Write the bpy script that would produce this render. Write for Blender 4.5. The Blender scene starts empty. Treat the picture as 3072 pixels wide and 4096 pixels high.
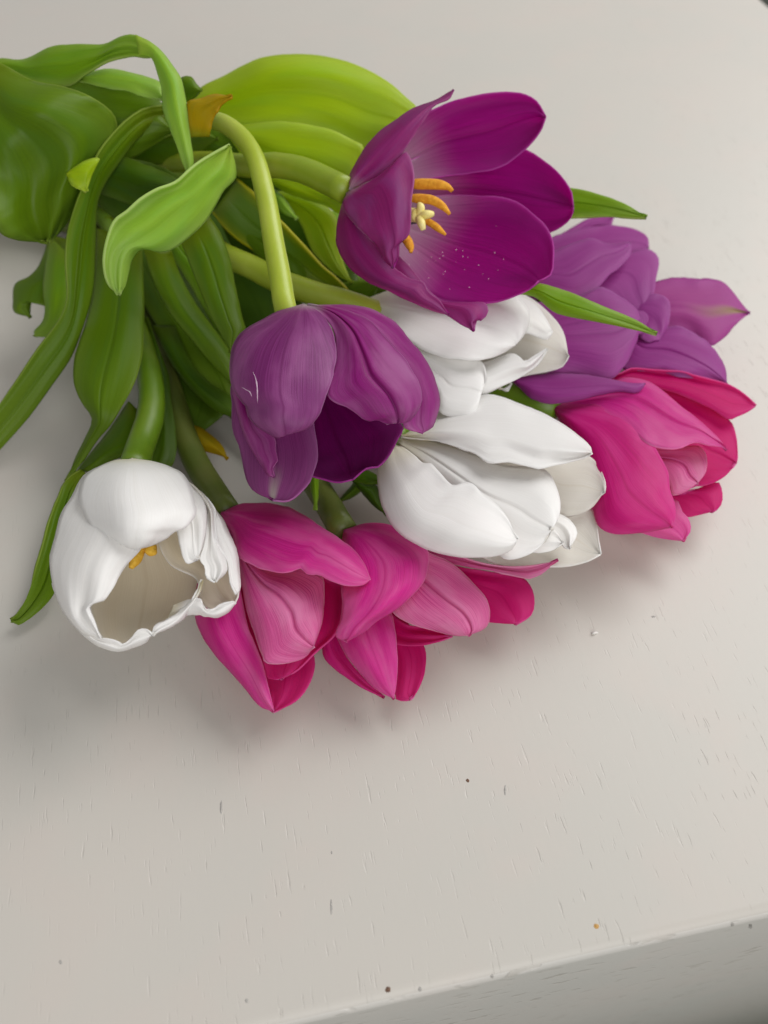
import bpy, bmesh, math, random
from mathutils import Vector, noise
random.seed(7)
sc = bpy.context.scene
COL = sc.collection

# ------------------------------------------------------------------ camera
PITCH = math.radians(52.0)
CAM = Vector((0.0, 0.0, 0.205))
FPX = 3400.0                                   # focal length in pixels of the 3072x4096 photograph
FW = Vector((0, math.cos(PITCH), -math.sin(PITCH)))
UP = Vector((0, math.sin(PITCH), math.cos(PITCH)))
RT = Vector((1, 0, 0))
cam_data = bpy.data.cameras.new('camera')
cam = bpy.data.objects.new('camera', cam_data)
COL.objects.link(cam)
cam.location = CAM
cam.rotation_euler = (math.pi / 2 - PITCH, 0, 0)
cam_data.sensor_fit = 'VERTICAL'
cam_data.sensor_height = 24.0
cam_data.lens = FPX / 4096 * 24.0
cam_data.clip_start = 0.01
cam_data.clip_end = 50
cam_data.dof.use_dof = True
cam_data.dof.focus_distance = 0.217
cam_data.dof.aperture_fstop = 8.0
sc.camera = cam

# ------------------------------------------------------------------ world, lamps, exposure
w = bpy.data.worlds.new('World')
sc.world = w
w.use_nodes = True
bg = w.node_tree.nodes['Background']
bg.inputs[0].default_value = (0.99, 0.99, 1.0, 1)
bg.inputs[1].default_value = 0.30

def area(name, loc, target, size, size_y, power, color):
    l = bpy.data.lights.new(name, 'AREA')
    l.shape = 'RECTANGLE'; l.size = size; l.size_y = size_y
    l.energy = power; l.color = color
    o = bpy.data.objects.new(name, l)
    COL.objects.link(o)
    o.location = loc
    o.rotation_euler = (Vector(target) - Vector(loc)).to_track_quat('-Z', 'Y').to_euler()
    return o
area('window_light', (0.95, 0.95, 1.15), (0, 0.2, 0), 1.2, 1.2, 27.0, (1.0, 0.99, 0.98))
area('front_fill', (0.45, -1.25, 0.85), (0, 0.2, 0), 1.2, 1.2, 18.0, (1.0, 0.98, 0.96))  # unseen fill lamp, added to brighten the table's front face
sc.view_settings.view_transform = 'Standard'
sc.view_settings.look = 'None'
sc.view_settings.exposure = 0.0
sc.view_settings.gamma = 1.0
try:
    sc.cycles.max_bounces = 10
    sc.cycles.diffuse_bounces = 5
    sc.cycles.transmission_bounces = 8
    sc.cycles.use_denoising = True
    sc.cycles.sample_clamp_indirect = 4
except Exception:
    pass

# ------------------------------------------------------------------ projection helpers (centimetres along the view ray)
HC = CAM.z
def ray(px, py):
    return (FW + RT * ((px - 1536) / FPX) + UP * ((2048 - py) / FPX)).normalized()
def table_dist(px, py):
    r = ray(px, py)
    return HC / max(-r.z, 1e-4)
def point(px, py, T):
    return CAM + ray(px, py) * T

CROPS = {'D': (0, 0, 1.85172), 'C1': (1300, 330, .62688), 'C2': (850, 1150, .60277), 'C3': (1450, 1100, .63291),
         'C4': (2050, 800, .63282), 'C5': (150, 1780, .5425), 'C6': (750, 1950, .90416), 'G1': (0, 100, .60277),
         'G2': (650, 150, .66305), 'G3': (0, 900, .60277), 'G4': (0, 1700, .5425), 'G5': (500, 800, .60277)}
def src(crop, pts):
    x0, y0, s = CROPS[crop]
    return [(x0 + p[0] * s, y0 + p[1] * s) for p in pts]

def catmull(pts, n):
    """resample a polyline by arc length through a Catmull-Rom curve"""
    P = [Vector(p) for p in pts]
    dense = []
    for i in range(len(P) - 1):
        p0 = P[i - 1] if i > 0 else P[i] * 2 - P[i + 1]
        p1, p2 = P[i], P[i + 1]
        p3 = P[i + 2] if i + 2 < len(P) else P[i + 1] * 2 - P[i]
        l0, l1, l2 = (p1 - p0).length, (p2 - p1).length, (p3 - p2).length
        m1 = (p2 - p0) * (l1 / max(l0 + l1, 1e-6)); m2 = (p3 - p1) * (l1 / max(l1 + l2, 1e-6))
        for k in range(12):
            t = k / 12
            h00 = 2*t**3 - 3*t**2 + 1; h10 = t**3 - 2*t**2 + t; h01 = -2*t**3 + 3*t**2; h11 = t**3 - t**2
            dense.append(p1 * h00 + m1 * h10 + p2 * h01 + m2 * h11)
    dense.append(P[-1])
    acc = [0.0]
    for a, b in zip(dense, dense[1:]):
        acc.append(acc[-1] + (b - a).length)
    out = []; j = 0
    for i in range(n):
        s = acc[-1] * i / (n - 1)
        while j < len(acc) - 2 and acc[j + 1] < s:
            j += 1
        f = (s - acc[j]) / max(acc[j + 1] - acc[j], 1e-9)
        out.append(dense[j].lerp(dense[j + 1], min(max(f, 0), 1)))
    return out

def prof(vals, u):
    """smooth interpolation of a short list over 0..1"""
    n = len(vals)
    if n == 1: return vals[0]
    if n == 3:
        a, b, c = vals
        return a * (2*u - 1) * (u - 1) + b * 4 * u * (1 - u) + c * u * (2*u - 1)
    x = u * (n - 1); i = min(int(x), n - 2); t = x - i
    p0 = vals[max(i - 1, 0)]; p1 = vals[i]; p2 = vals[i + 1]; p3 = vals[min(i + 2, n - 1)]
    return 0.5 * ((2*p1) + (-p0 + p2)*t + (2*p0 - 5*p1 + 4*p2 - p3)*t*t + (-p0 + 3*p1 - 3*p2 + p3)*t**3)

# ------------------------------------------------------------------ materials
class NT:
    def __init__(self, name):
        self.m = bpy.data.materials.new(name); self.m.use_nodes = True
        self.t = self.m.node_tree; self.t.nodes.clear()
        self.out = self.n('ShaderNodeOutputMaterial')
    def n(self, kind, **kw):
        nd = self.t.nodes.new(kind)
        for k, v in kw.items(): setattr(nd, k, v)
        return nd
    def l(self, a, b): self.t.links.new(a, b)
    def setin(self, sock, v):
        if hasattr(v, 'is_output') or isinstance(v, bpy.types.NodeSocket): self.l(v, sock)
        else: sock.default_value = v
    def math(self, op, a, b=0.0, clamp=False):
        nd = self.n('ShaderNodeMath', operation=op, use_clamp=clamp)
        self.setin(nd.inputs[0], a); self.setin(nd.inputs[1], b)
        return nd.outputs[0]
    def mix(self, f, a, b, blend='MIX'):
        nd = self.n('ShaderNodeMix', data_type='RGBA', blend_type=blend)
        self.setin(nd.inputs[0], f); self.setin(nd.inputs[6], a); self.setin(nd.inputs[7], b)
        return nd.outputs[2]
    def ramp(self, f, lo, hi, a=0.0, b=1.0, smooth=True):
        nd = self.n('ShaderNodeMapRange', interpolation_type='SMOOTHSTEP' if smooth else 'LINEAR')
        self.setin(nd.inputs[0], f)
        for i, v in ((1, lo), (2, hi), (3, a), (4, b)): nd.inputs[i].default_value = v
        return nd.outputs[0]
    def noise(self, vec, scale, sx=1, sy=1, sz=1, detail=3.0, rough=.55):
        mp = self.n('ShaderNodeMapping'); mp.inputs['Scale'].default_value = (sx, sy, sz)
        self.l(vec, mp.inputs['Vector'])
        nd = self.n('ShaderNodeTexNoise'); nd.inputs['Scale'].default_value = scale
        nd.inputs['Detail'].default_value = detail; nd.inputs['Roughness'].default_value = rough
        self.l(mp.outputs[0], nd.inputs['Vector'])
        return nd.outputs[0]
    def uv(self, name):
        u = self.n('ShaderNodeUVMap', uv_map=name)
        s = self.n('ShaderNodeSeparateXYZ'); self.l(u.outputs[0], s.inputs[0])
        return u.outputs[0], s.outputs[0], s.outputs[1]

def c4(c): return (c[0], c[1], c[2], 1.0)

def blade_material(name, main, base, edge, vein, base_to=0.25, edge_w=.08, trans=.35, rough=.45, vein_amt=.5,
                   sat=None, spec=.35, bump=.25, patch=None, sheen=0.0, vscale=9.0, stripe=None, margin=.35, midrib=.5):
    k = NT(name)
    uvv, U, V = k.uv('uv')                       # U along the blade, V across it
    vnv, S, W = k.uv('vein')                     # fanned coordinates that follow the veins
    fine = k.noise(vnv, vscale, 9.0, .16, 1, 2.5, .6)
    broad = k.noise(vnv, 1.6, 1.6, 1.4, 1, 3.0)
    veinf = k.ramp(fine, .40, .66)
    amt = k.math('MULTIPLY', veinf, vein_amt)
    col = k.mix(amt, c4(main), c4(vein))
    if patch:
        col = k.mix(k.math('MULTIPLY', k.ramp(broad, .42, .68), .8), col, c4(patch))
    # paler towards the margins and the tip
    ev = k.math('MULTIPLY', k.math('MINIMUM', V, k.math('SUBTRACT', 1.0, V)), 2.0)
    fade = k.math('MAXIMUM', k.ramp(ev, .0, .55, 1.0, 0.0), k.ramp(U, .50, 1.0))
    fade = k.math('MULTIPLY', fade, k.ramp(broad, .25, .65, .3, 1.0))
    col = k.mix(k.math('MULTIPLY', fade, margin), col, c4(edge))
    ribf = k.math('MULTIPLY', k.ramp(k.math('ABSOLUTE', k.math('SUBTRACT', V, .5)), .004, .03, 1.0, 0.0), k.ramp(U, .1, .4))
    col = k.mix(k.math('MULTIPLY', ribf, midrib), col, c4(vein))
    bn = k.math('ADD', U, k.math('MULTIPLY', k.math('SUBTRACT', fine, .5), .16))
    col = k.mix(k.ramp(bn, 0.02, base_to, 1.0, 0.0), col, c4(base))
    col = k.mix(k.ramp(ev, 0.0, edge_w, .75, 0.0), col, c4(edge))
    col = k.mix(k.ramp(k.math('ADD', U, k.math('MULTIPLY', k.math('SUBTRACT', fine, .5), .05)), .955, 1.0, 0.0, .6), col, c4(edge))
    if stripe:                                    # pale flash along the midrib near the tip
        mid = k.ramp(k.math('ABSOLUTE', k.math('SUBTRACT', V, .5)), .02, .14, 1.0, 0.0)
        st = k.math('MULTIPLY', mid, k.ramp(U, stripe[1], .97))
        col = k.mix(k.math('MULTIPLY', st, .8), col, c4(stripe[0]))
    p = k.n('ShaderNodeBsdfPrincipled')
    k.l(col, p.inputs['Base Color'])
    p.inputs['Roughness'].default_value = rough
    p.inputs['Specular IOR Level'].default_value = spec
    if sheen:
        p.inputs['Sheen Weight'].default_value = sheen
        p.inputs['Sheen Roughness'].default_value = .4
    hgt = k.math('ADD', k.math('MULTIPLY', fine, 1.0), k.math('MULTIPLY', broad, 1.2))
    b = k.n('ShaderNodeBump'); b.inputs['Strength'].default_value = bump; b.inputs['Distance'].default_value = .0005
    k.l(hgt, b.inputs['Height']); k.l(b.outputs[0], p.inputs['Normal'])
    tr = k.n('ShaderNodeBsdfTranslucent')
    k.l(b.outputs[0], tr.inputs['Normal'])
    tcol = col
    if sat:
        tcol = k.mix(.75, col, c4(sat))
    k.l(tcol, tr.inputs['Color'])
    mx = k.n('ShaderNodeMixShader'); mx.inputs[0].default_value = trans
    k.l(p.outputs[0], mx.inputs[1]); k.l(tr.outputs[0], mx.inputs[2])
    k.l(mx.outputs[0], k.out.inputs['Surface'])
    return k.m

M = {}
M['purple_out'] = blade_material('purple_petal_outside', (.36, .026, .22), (.50, .36, .42), (.56, .22, .48), (.22, .008, .14),
                                 .16, .05, .56, .48, .55, (.62, .0, .34), bump=.2, spec=.3, patch=(.29, .05, .25), margin=.22)
M['purple_in'] = blade_material('purple_petal_inside', (.41, .001, .27), (.82, .76, .80), (.60, .12, .52), (.22, .0, .14),
                                .54, .035, .60, .50, .85, (.80, .0, .62), bump=.2, spec=.2, patch=(.27, .0, .18), margin=.14)
M['plum_in_shaded'] = blade_material('plum_petal_inside_shaded', (.17, .0, .105), (.5, .4, .45), (.42, .06, .34), (.09, .0, .05),  # darker plum variety, with the shade of the mouth also put into the colour
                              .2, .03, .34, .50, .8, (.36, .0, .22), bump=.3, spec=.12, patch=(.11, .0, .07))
M['nod_out'] = blade_material('plum_petal_outside', (.27, .036, .22), (.50, .36, .42), (.52, .22, .46), (.16, .010, .12),
                              .12, .04, .42, .46, .85, (.60, .0, .34), bump=.25, spec=.34, patch=(.36, .08, .29))
M['nod_bright'] = blade_material('magenta_plum_petal_outside', (.36, .010, .25), (.50, .36, .42), (.52, .20, .46), (.20, .004, .12),
                              .12, .04, .46, .46, .85, (.66, .0, .36), bump=.25, spec=.34, patch=(.44, .09, .33))
M['nod_flash'] = blade_material('plum_petal_with_pale_tip_flash', (.32, .045, .24), (.46, .34, .40), (.50, .20, .46), (.16, .012, .12),
                                .12, .04, .42, .46, .75, (.60, .0, .34), bump=.4, spec=.2, stripe=((.62, .60, .50), .72))
M['mauve_out'] = blade_material('mauve_petal_outside', (.40, .055, .33), (.50, .36, .44), (.54, .20, .52), (.25, .02, .21),
                                .12, .05, .46, .5, .7, (.60, .02, .48), bump=.18, spec=.26, patch=(.34, .035, .27))
M['mauve_in'] = blade_material('mauve_petal_inside', (.34, .008, .24), (.50, .36, .44), (.52, .15, .46), (.25, .004, .18),
                               .12, .03, .46, .5, .35, (.60, .01, .42), bump=.12, spec=.15)
M['mauve_flash'] = blade_material('mauve_petal_with_green_tip_flash', (.44, .08, .31), (.50, .36, .44), (.50, .14, .46), (.35, .04, .25),
                                  .12, .03, .46, .5, .35, (.60, .02, .46), bump=.12, spec=.2, stripe=((.36, .40, .06), .42))
M['pink_out'] = blade_material('pink_petal_outside', (.78, .032, .40), (.60, .09, .35), (.92, .32, .68), (.54, .006, .24),
                               .14, .05, .50, .40, .75, (.92, .0, .26), bump=.28, spec=.3, patch=(.78, .12, .44))
M['pink_light'] = blade_material('pale_pink_petal_outside', (.82, .16, .47), (.66, .04, .28), (.94, .48, .72), (.52, .022, .23),
                                 .22, .05, .46, .40, .95, (.92, .02, .30), bump=.4, spec=.32, patch=(.82, .27, .54))
M['pink_in'] = blade_material('pink_petal_inside', (.58, .0, .175), (.66, .3, .40), (.80, .12, .42), (.42, .0, .115),
                              .12, .03, .48, .48, .45, (.88, .0, .30), bump=.2, spec=.15)
M['pink_deep'] = blade_material('deep_pink_petal_outside', (.66, .006, .26), (.42, .03, .20), (.84, .14, .48), (.43, .0, .14),
                                .14, .04, .46, .46, .55, (.92, .0, .22), bump=.22, spec=.28, patch=(.70, .035, .31))
M['white_out'] = blade_material('white_petal_outside', (.90, .895, .885), (.86, .83, .68), (.92, .92, .91), (.84, .83, .805),
                                .22, .03, .30, .40, .45, None, bump=.16, spec=.32, midrib=.25)
M['white_in'] = blade_material('white_petal_inside', (.86, .835, .77), (.80, .72, .48), (.90, .89, .87), (.80, .755, .66),
                               .35, .03, .42, .5, .4, None, bump=.2, spec=.2)
M['cream_in'] = blade_material('cream_petal_inside', (.78, .70, .54), (.74, .64, .36), (.90, .89, .87), (.70, .61, .45),
                               .35, .03, .36, .5, .4, None, bump=.2, spec=.15)
LEAFKIND = {
    'bright': ((.230, .400, .010), (.26, .38, .02), (.46, .56, .14), (.180, .335, .008)),
    'yellow': ((.400, .540, .006), (.40, .50, .02), (.60, .68, .14), (.315, .455, .004)),
    'mid':    ((.135, .245, .004), (.17, .24, .006), (.32, .42, .06), (.098, .190, .003)),
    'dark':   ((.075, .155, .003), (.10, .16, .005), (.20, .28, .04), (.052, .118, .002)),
    'pale':   ((.330, .520, .050), (.36, .48, .06), (.56, .68, .26), (.270, .455, .038)),
    'ochre':  ((.460, .340, .006), (.26, .30, .01), (.62, .36, .01), (.350, .300, .004)),
}
for kname, (a, b, e, v) in LEAFKIND.items():
    M['leaf_' + kname] = blade_material('tulip_leaf_' + kname, a, b, e, v, .2, .03, .46, .38, .45,
                                        (a[0] * 1.7, a[1] * 1.6, a[2] * .6), spec=.22, bump=.10, vscale=6.0,
                                        patch=(a[0] * .82, a[1] * .95, a[2] + .01))
M['leaf_edge'] = blade_material('tulip_leaf_dark_with_yellow_margin', (.11, .22, .004), (.15, .23, .01), (.64, .58, .01), (.08, .17, .004),
                                .1, .16, .34, .42, .35, (.12, .25, .006), spec=.45, bump=.16, vscale=6.0)

def stem_material(name, a, b):
    k = NT(name)
    tc = k.n('ShaderNodeTexCoord')
    f = k.noise(tc.outputs['Object'], 60, 1, 1, 1, 4)
    col = k.mix(k.ramp(f, .35, .7), c4(a), c4(b))
    p = k.n('ShaderNodeBsdfPrincipled'); k.l(col, p.inputs['Base Color'])
    p.inputs['Roughness'].default_value = .42
    p.inputs['Subsurface Weight'].default_value = .25
    p.inputs['Subsurface Radius'].default_value = (.6, 1, .2)
    p.inputs['Subsurface Scale'].default_value = .002
    bm_ = k.n('ShaderNodeBump'); bm_.inputs['Strength'].default_value = .15; bm_.inputs['Distance'].default_value = .0005
    k.l(k.noise(tc.outputs['Object'], 400, 1, 1, 1, 3), bm_.inputs['Height']); k.l(bm_.outputs[0], p.inputs['Normal'])
    k.l(p.outputs[0], k.out.inputs['Surface'])
    return k.m
M['stem_light'] = stem_material('pale_green_stem', (.30, .38, .018), (.36, .43, .045))
M['stem_mid'] = stem_material('green_stem', (.20, .28, .010), (.27, .32, .02))
M['stem_green'] = stem_material('fresh_green_stem', (.10, .19, .004), (.14, .22, .008))
M['stem_dark'] = stem_material('olive_stem', (.085, .115, .012), (.12, .135, .025))

def plain(name, a, b, scale, rough=.6, bump=.4, dist=.0004):
    k = NT(name)
    tc = k.n('ShaderNodeTexCoord')
    f = k.noise(tc.outputs['Object'], scale, 1, 1, 1, 4)
    p = k.n('ShaderNodeBsdfPrincipled'); k.l(k.mix(k.ramp(f, .35, .7), c4(a), c4(b)), p.inputs['Base Color'])
    p.inputs['Roughness'].default_value = rough
    bb = k.n('ShaderNodeBump'); bb.inputs['Strength'].default_value = bump; bb.inputs['Distance'].default_value = dist
    k.l(f, bb.inputs['Height']); k.l(bb.outputs[0], p.inputs['Normal'])
    k.l(p.outputs[0], k.out.inputs['Surface'])
    return k.m
M['anther'] = plain('orange_pollen_anther', (.60, .24, .008), (.74, .36, .02), 900, .8, .6)
M['anther_y'] = plain('yellow_pollen_anther', (.62, .34, .02), (.75, .46, .05), 900, .8, .6)
M['filament'] = plain('dark_filament', (.04, .03, .06), (.10, .08, .10), 500)
M['pistil'] = plain('cream_pistil', (.72, .62, .18), (.78, .70, .30), 400, .5, .2)
M['chip_ochre'] = plain('ochre_knot_resin', (.42, .22, .05), (.55, .34, .12), 3000, .7)
M['chip_brown'] = plain('bare_brown_wood', (.10, .05, .03), (.18, .10, .06), 3000, .8)
M['chip_grey'] = plain('grey_dent', (.30, .29, .27), (.42, .40, .37), 2500, .6)
M['chip_white'] = plain('white_paint_flake', (.70, .68, .64), (.75, .73, .70), 2500, .5)

def painted_wood(name, axis_stretch, strength, base, stain=.16, lo=.64):
    k = NT(name)
    tc = k.n('ShaderNodeTexCoord')
    v = tc.outputs['Object']
    sx, sy, sz = axis_stretch
    g1 = k.noise(v, 1.0, sx, sy, sz, 2.0, .5)                       # short pores along the grain
    dens = k.noise(v, 14.0, 1, .5, 1, 2.0)                           # where the pores show
    thr = k.ramp(g1, lo, lo + .09)
    pore = k.math('MULTIPLY', thr, k.ramp(dens, .38, .62, .25, 1.0))
    g2 = k.noise(v, 1.0, sx * .35, sy * .35, sz * .35, 4.0, .5)      # brush marks
    big = k.noise(v, 9.0, 1, 1, 1, 3.0)
    mott = k.noise(v, 38.0, 1, 1, 1, 3.0)
    col = k.mix(k.ramp(big, .35, .68), c4(base), c4((base[0] * .965, base[1] * .985, base[2] * .99)))
    col = k.mix(k.math('MULTIPLY', k.ramp(mott, .45, .7), .5), col, c4((base[0] * 1.02, base[1] * .985, base[2] * .985)))
    col = k.mix(k.math('MULTIPLY', pore, stain), col, c4((base[0] * .72, base[1] * .70, base[2] * .66)))
    p = k.n('ShaderNodeBsdfPrincipled'); k.l(col, p.inputs['Base Color'])
    p.inputs['Roughness'].default_value = .42
    p.inputs['Specular IOR Level'].default_value = .38
    h = k.math('SUBTRACT', k.math('MULTIPLY', g2, .10), pore)
    h = k.math('ADD', h, k.math('MULTIPLY', mott, .25))
    b = k.n('ShaderNodeBump'); b.inputs['Strength'].default_value = strength; b.inputs['Distance'].default_value = .00035
    k.l(h, b.inputs['Height']); k.l(b.outputs[0], p.inputs['Normal'])
    k.l(p.outputs[0], k.out.inputs['Surface'])
    return k.m
PAINT = (.515, .485, .440)
M['table_top'] = painted_wood('white_painted_wood_top', (1250, 120, 120), .42, PAINT, .11, .642)
M['table_front'] = painted_wood('white_painted_wood_front_lightened', (130, 300, 260), 1.0, (.60, .575, .535), .65, .585)  # front paint lightened: missing front light put into the colour
M['floor'] = plain('dark_floor', (.12, .13, .10), (.15, .16, .13), 6, .6, .2, .002)

# ------------------------------------------------------------------ mesh helpers
def empty(name, loc):
    o = bpy.data.objects.new(name, None); COL.objects.link(o)
    o.location = loc; o.empty_display_size = .01
    return o
def link_mesh(name, verts, faces, mats, parent, uv=None, vein=None, smooth=True):
    off = parent.location if parent else Vector((0, 0, 0))
    me = bpy.data.meshes.new(name)
    me.from_pydata([tuple(Vector(v) - off) for v in verts], [], faces)
    for m in mats: me.materials.append(m)
    if uv:
        for lname, data in (('uv', uv), ('vein', vein)):
            lay = me.uv_layers.new(name=lname)
            for lp in me.loops:
                lay.data[lp.index].uv = data[lp.vertex_index]
    for p in me.polygons: p.use_smooth = smooth
    me.update()
    o = bpy.data.objects.new(name, me); COL.objects.link(o)
    if parent: o.parent = parent
    return o

def smooth01(x): x = min(max(x, 0), 1); return x * x * (3 - 2 * x)
SEED = [0]
def blade(name, parent, crop, L, R, dist, eL=.4, eR=.4, mats=('leaf_mid',), rib=0.0, ruffle=.06, jitter=2.2, wave=.10,
          front=True, thick=.0005, nu=40, nv=31, mshift=0.0, zmin=.0016, power=2.2, curlL=0.0, curlR=0.0, ribw=.05):
    """a petal or leaf: two margins traced from base to tip, lofted with its own depth, belly, midrib and ruffled edge.
    dist(px, py, u) gives the distance from the camera position in metres; eL/eR (cm) push the margins back."""
    SEED[0] += 1; sd = SEED[0] * 7.31
    Lp = catmull(src(crop, L), nu); Rp = catmull(src(crop, R), nu)
    verts = []; uv = []; vein = []
    for i in range(nu):
        u = i / (nu - 1)
        wid = math.sin(math.pi * min(max(u, 0), 1) ** .75) ** .55 if 0 < u < 1 else 0.0
        for j in range(nv):
            s = 2 * j / (nv - 1) - 1; a = abs(s) ** 1.35; s = math.copysign(a, s); v = .5 + .5 * s
            vv = v + mshift * (1 - s * s) * .5
            q = Lp[i].lerp(Rp[i], vv)
            wd = (Rp[i] - Lp[i])
            # ragged margin
            if wd.length > 1e-6:
                q = q + wd.normalized() * (noise.noise(Vector((u * 13, s * 1.5 + sd, 3.1))) * jitter * 1.6 + noise.noise(Vector((u * 34, s + sd, 7.7))) * jitter * .6) * a ** 6 * wid
            e = (eL if s < 0 else eR) * a ** power * (.25 + .75 * wid)
            d = -e
            cl = curlL if s < 0 else curlR
            if cl: d += cl * max(0.0, (a - .72) / .28) ** 2 * wid
            d += rib * math.exp(-(s / ribw) ** 2) * smooth01(u * 4) * (1 - .5 * u) * (1 if u < .98 else .3)
            d += ruffle * a ** 3 * wid * (noise.noise(Vector((u * 6.5, s * 1.2 + sd, 1.0))) * 1.7 + .5 * noise.noise(Vector((u * 19, s * 1.2 + sd, 5.0))))
            d += wave * noise.noise(Vector((u * 2.6 + sd, s * 1.5, 0.3)))
            d += .05 * wave * math.sin(s * 22 / (.35 + .75 * u) + sd) * a
            T = dist(q.x, q.y, u) - d * .01
            p = point(q.x, q.y, T)
            if p.z < zmin:
                p = point(q.x, q.y, table_dist(q.x, q.y) * (1 - zmin / HC))
            verts.append(p); uv.append((u, v))
            vein.append((s / (.32 + .85 * u) * .5 + sd, u))
    faces = []
    for i in range(nu - 1):
        for j in range(nv - 1):
            A = i * nv + j; B = A + 1; C = A + nv + 1; Dq = A + nv
            faces.append((A, Dq, C, B))
    # orient the first material towards the viewer (front) or away from it
    m = len(faces) // 2
    f = faces[m]; va, vb, vc = (verts[f[k]] for k in (0, 1, 2))
    nrm = (vb - va).cross(vc - va)
    facing = nrm.dot(CAM - va) > 0
    if facing != front:
        faces = [tuple(reversed(f)) for f in faces]
    o = link_mesh(name, verts, faces, [M[k] for k in mats], parent, uv, vein)
    md = o.modifiers.new('thickness', 'SOLIDIFY')
    md.thickness = thick; md.offset = -1 if front else -1
    md.use_rim = True
    if len(mats) > 1: md.material_offset = 1
    return o

def tube(name, parent, pts, rad, mat, nseg=14, n=40, cap=True):
    """pts: world points, rad: list of radii along it (metres)"""
    P = catmull([tuple(p) for p in pts], n)
    verts = []; faces = []
    prev = None
    for i in range(n):
        t = (P[min(i + 1, n - 1)] - P[max(i - 1, 0)]).normalized()
        if prev is None:
            x = t.cross(Vector((0, 0, 1)))
            if x.length < .1: x = t.cross(Vector((1, 0, 0)))
            x.normalize()
        else:
            x = (prev - t * prev.dot(t)).normalized()
        prev = x; y = t.cross(x)
        r = prof(rad, i / (n - 1))
        for k in range(nseg):
            a = 2 * math.pi * k / nseg
            rr = r * (1 + .05 * noise.noise(Vector((i * .35, k * .9, r * 1000))))
            verts.append(P[i] + (x * math.cos(a) + y * math.sin(a)) * rr)
    for i in range(n - 1):
        for k in range(nseg):
            k2 = (k + 1) % nseg
            faces.append((i * nseg + k, i * nseg + k2, (i + 1) * nseg + k2, (i + 1) * nseg + k))
    if cap:
        faces.append(tuple(reversed(range(nseg)))); faces.append(tuple((n - 1) * nseg + k for k in range(nseg)))
    return link_mesh(name, verts, faces, [M[mat]], parent)

# ------------------------------------------------------------------ the table and the floor
YAW = math.radians(11.3)
def on_table(px, py, h=0.0):
    return point(px, py, table_dist(px, py) * (1 - h / HC))
gdir = Vector((-math.sin(YAW), math.cos(YAW), 0)); pdir = Vector((math.cos(YAW), math.sin(YAW), 0))
e1 = on_table(1000, 4096); e2 = on_table(3072, 3704)
front_s = (e1.dot(gdir) + e2.dot(gdir)) / 2
right_s = on_table(3062, 8).dot(pdir)
W_, D_, T_ = 1.3, .85, .55
def rounded_slab(name, w, d, t, r, seg=6):
    """local x right, y along the grain, origin on the top face at the front right corner; rounded upper rim"""
    bm = bmesh.new()
    vs = [bm.verts.new(c) for c in ((-w, 0, -t), (0, 0, -t), (0, d, -t), (-w, d, -t), (-w, 0, 0), (0, 0, 0), (0, d, 0), (-w, d, 0))]
    for f in ((0, 3, 2, 1), (4, 5, 6, 7), (0, 1, 5, 4), (1, 2, 6, 5), (2, 3, 7, 6), (3, 0, 4, 7)):
        bm.faces.new([vs[i] for i in f])
    bm.edges.ensure_lookup_table()
    ed = [e for e in bm.edges if e.verts[0].co.z > -1e-6 and e.verts[1].co.z > -1e-6]
    ed += [e for e in bm.edges if abs(e.verts[0].co.z - e.verts[1].co.z) > 1e-6]
    bmesh.ops.bevel(bm, geom=ed, offset=r, segments=seg, affect='EDGES', profile=.5)
    return bm
table = empty('painted_table', gdir * front_s + pdir * right_s)
table.rotation_euler = (0, 0, YAW)
table['label'] = 'white painted wooden table with worn grain and rounded front edge under the tulips'
table['category'] = 'table'
bm = rounded_slab('table_top', W_, D_, T_, .0030)
me = bpy.data.meshes.new('table_top')
bm.normal_update()
for f in bm.faces:
    f.smooth = True
    f.material_index = 1 if f.normal.y < -.72 else 0
bm.to_mesh(me); bm.free()
me.materials.append(M['table_top']); me.materials.append(M['table_front'])
ttop = bpy.data.objects.new('table_top', me); COL.objects.link(ttop); ttop.parent = table
wn = ttop.modifiers.new('normals', 'WEIGHTED_NORMAL'); wn.keep_sharp = True
for lx in (-W_ + .07, -.07):
    for ly in (.07, D_ - .07):
        b2 = bmesh.new()
        bmesh.ops.create_cube(b2, size=1)
        for v in b2.verts:
            k_ = 1.0 if v.co.z > 0 else .7
            v.co = Vector((lx + v.co.x * .06 * k_, ly + v.co.y * .06 * k_, -T_ - .0995 + v.co.z * .197))
        bmesh.ops.bevel(b2, geom=list(b2.edges), offset=.004, segments=2, affect='EDGES')
        ml = bpy.data.meshes.new('leg'); b2.to_mesh(ml); b2.free()
        ml.materials.append(M['table_front'])
        lo = bpy.data.objects.new('leg', ml); COL.objects.link(lo); lo.parent = table
# floor far below
fm = bpy.data.meshes.new('floor')
fm.from_pydata([(-3, -2, -.75), (3, -2, -.75), (3, 4, -.75), (-3, 4, -.75)], [], [(0, 1, 2, 3)])
fm.materials.append(M['floor'])
fo = bpy.data.objects.new('floor', fm); COL.objects.link(fo); fo['kind'] = 'structure'

# ------------------------------------------------------------------ the tulips
def flower_dist(cx, cy, crop, h, k, d):
    """distance for a flower lying at height h (cm): blend of a level plane and a plane facing the viewer, minus d (cm)"""
    (px, py), = src(crop, [(cx, cy)])
    Tc = table_dist(px, py) * (1 - h * .01 / HC)
    def f(x, y, u):
        return (1 - k) * Tc + k * table_dist(x, y) * (1 - h * .01 / HC) - prof(d, u) * .01
    return f
def hdist(h):
    return lambda x, y, u: table_dist(x, y) * (1 - prof(h, u) * .01 / HC)
def tdist(t):
    return lambda x, y, u: prof(t, u) * .01

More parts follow.
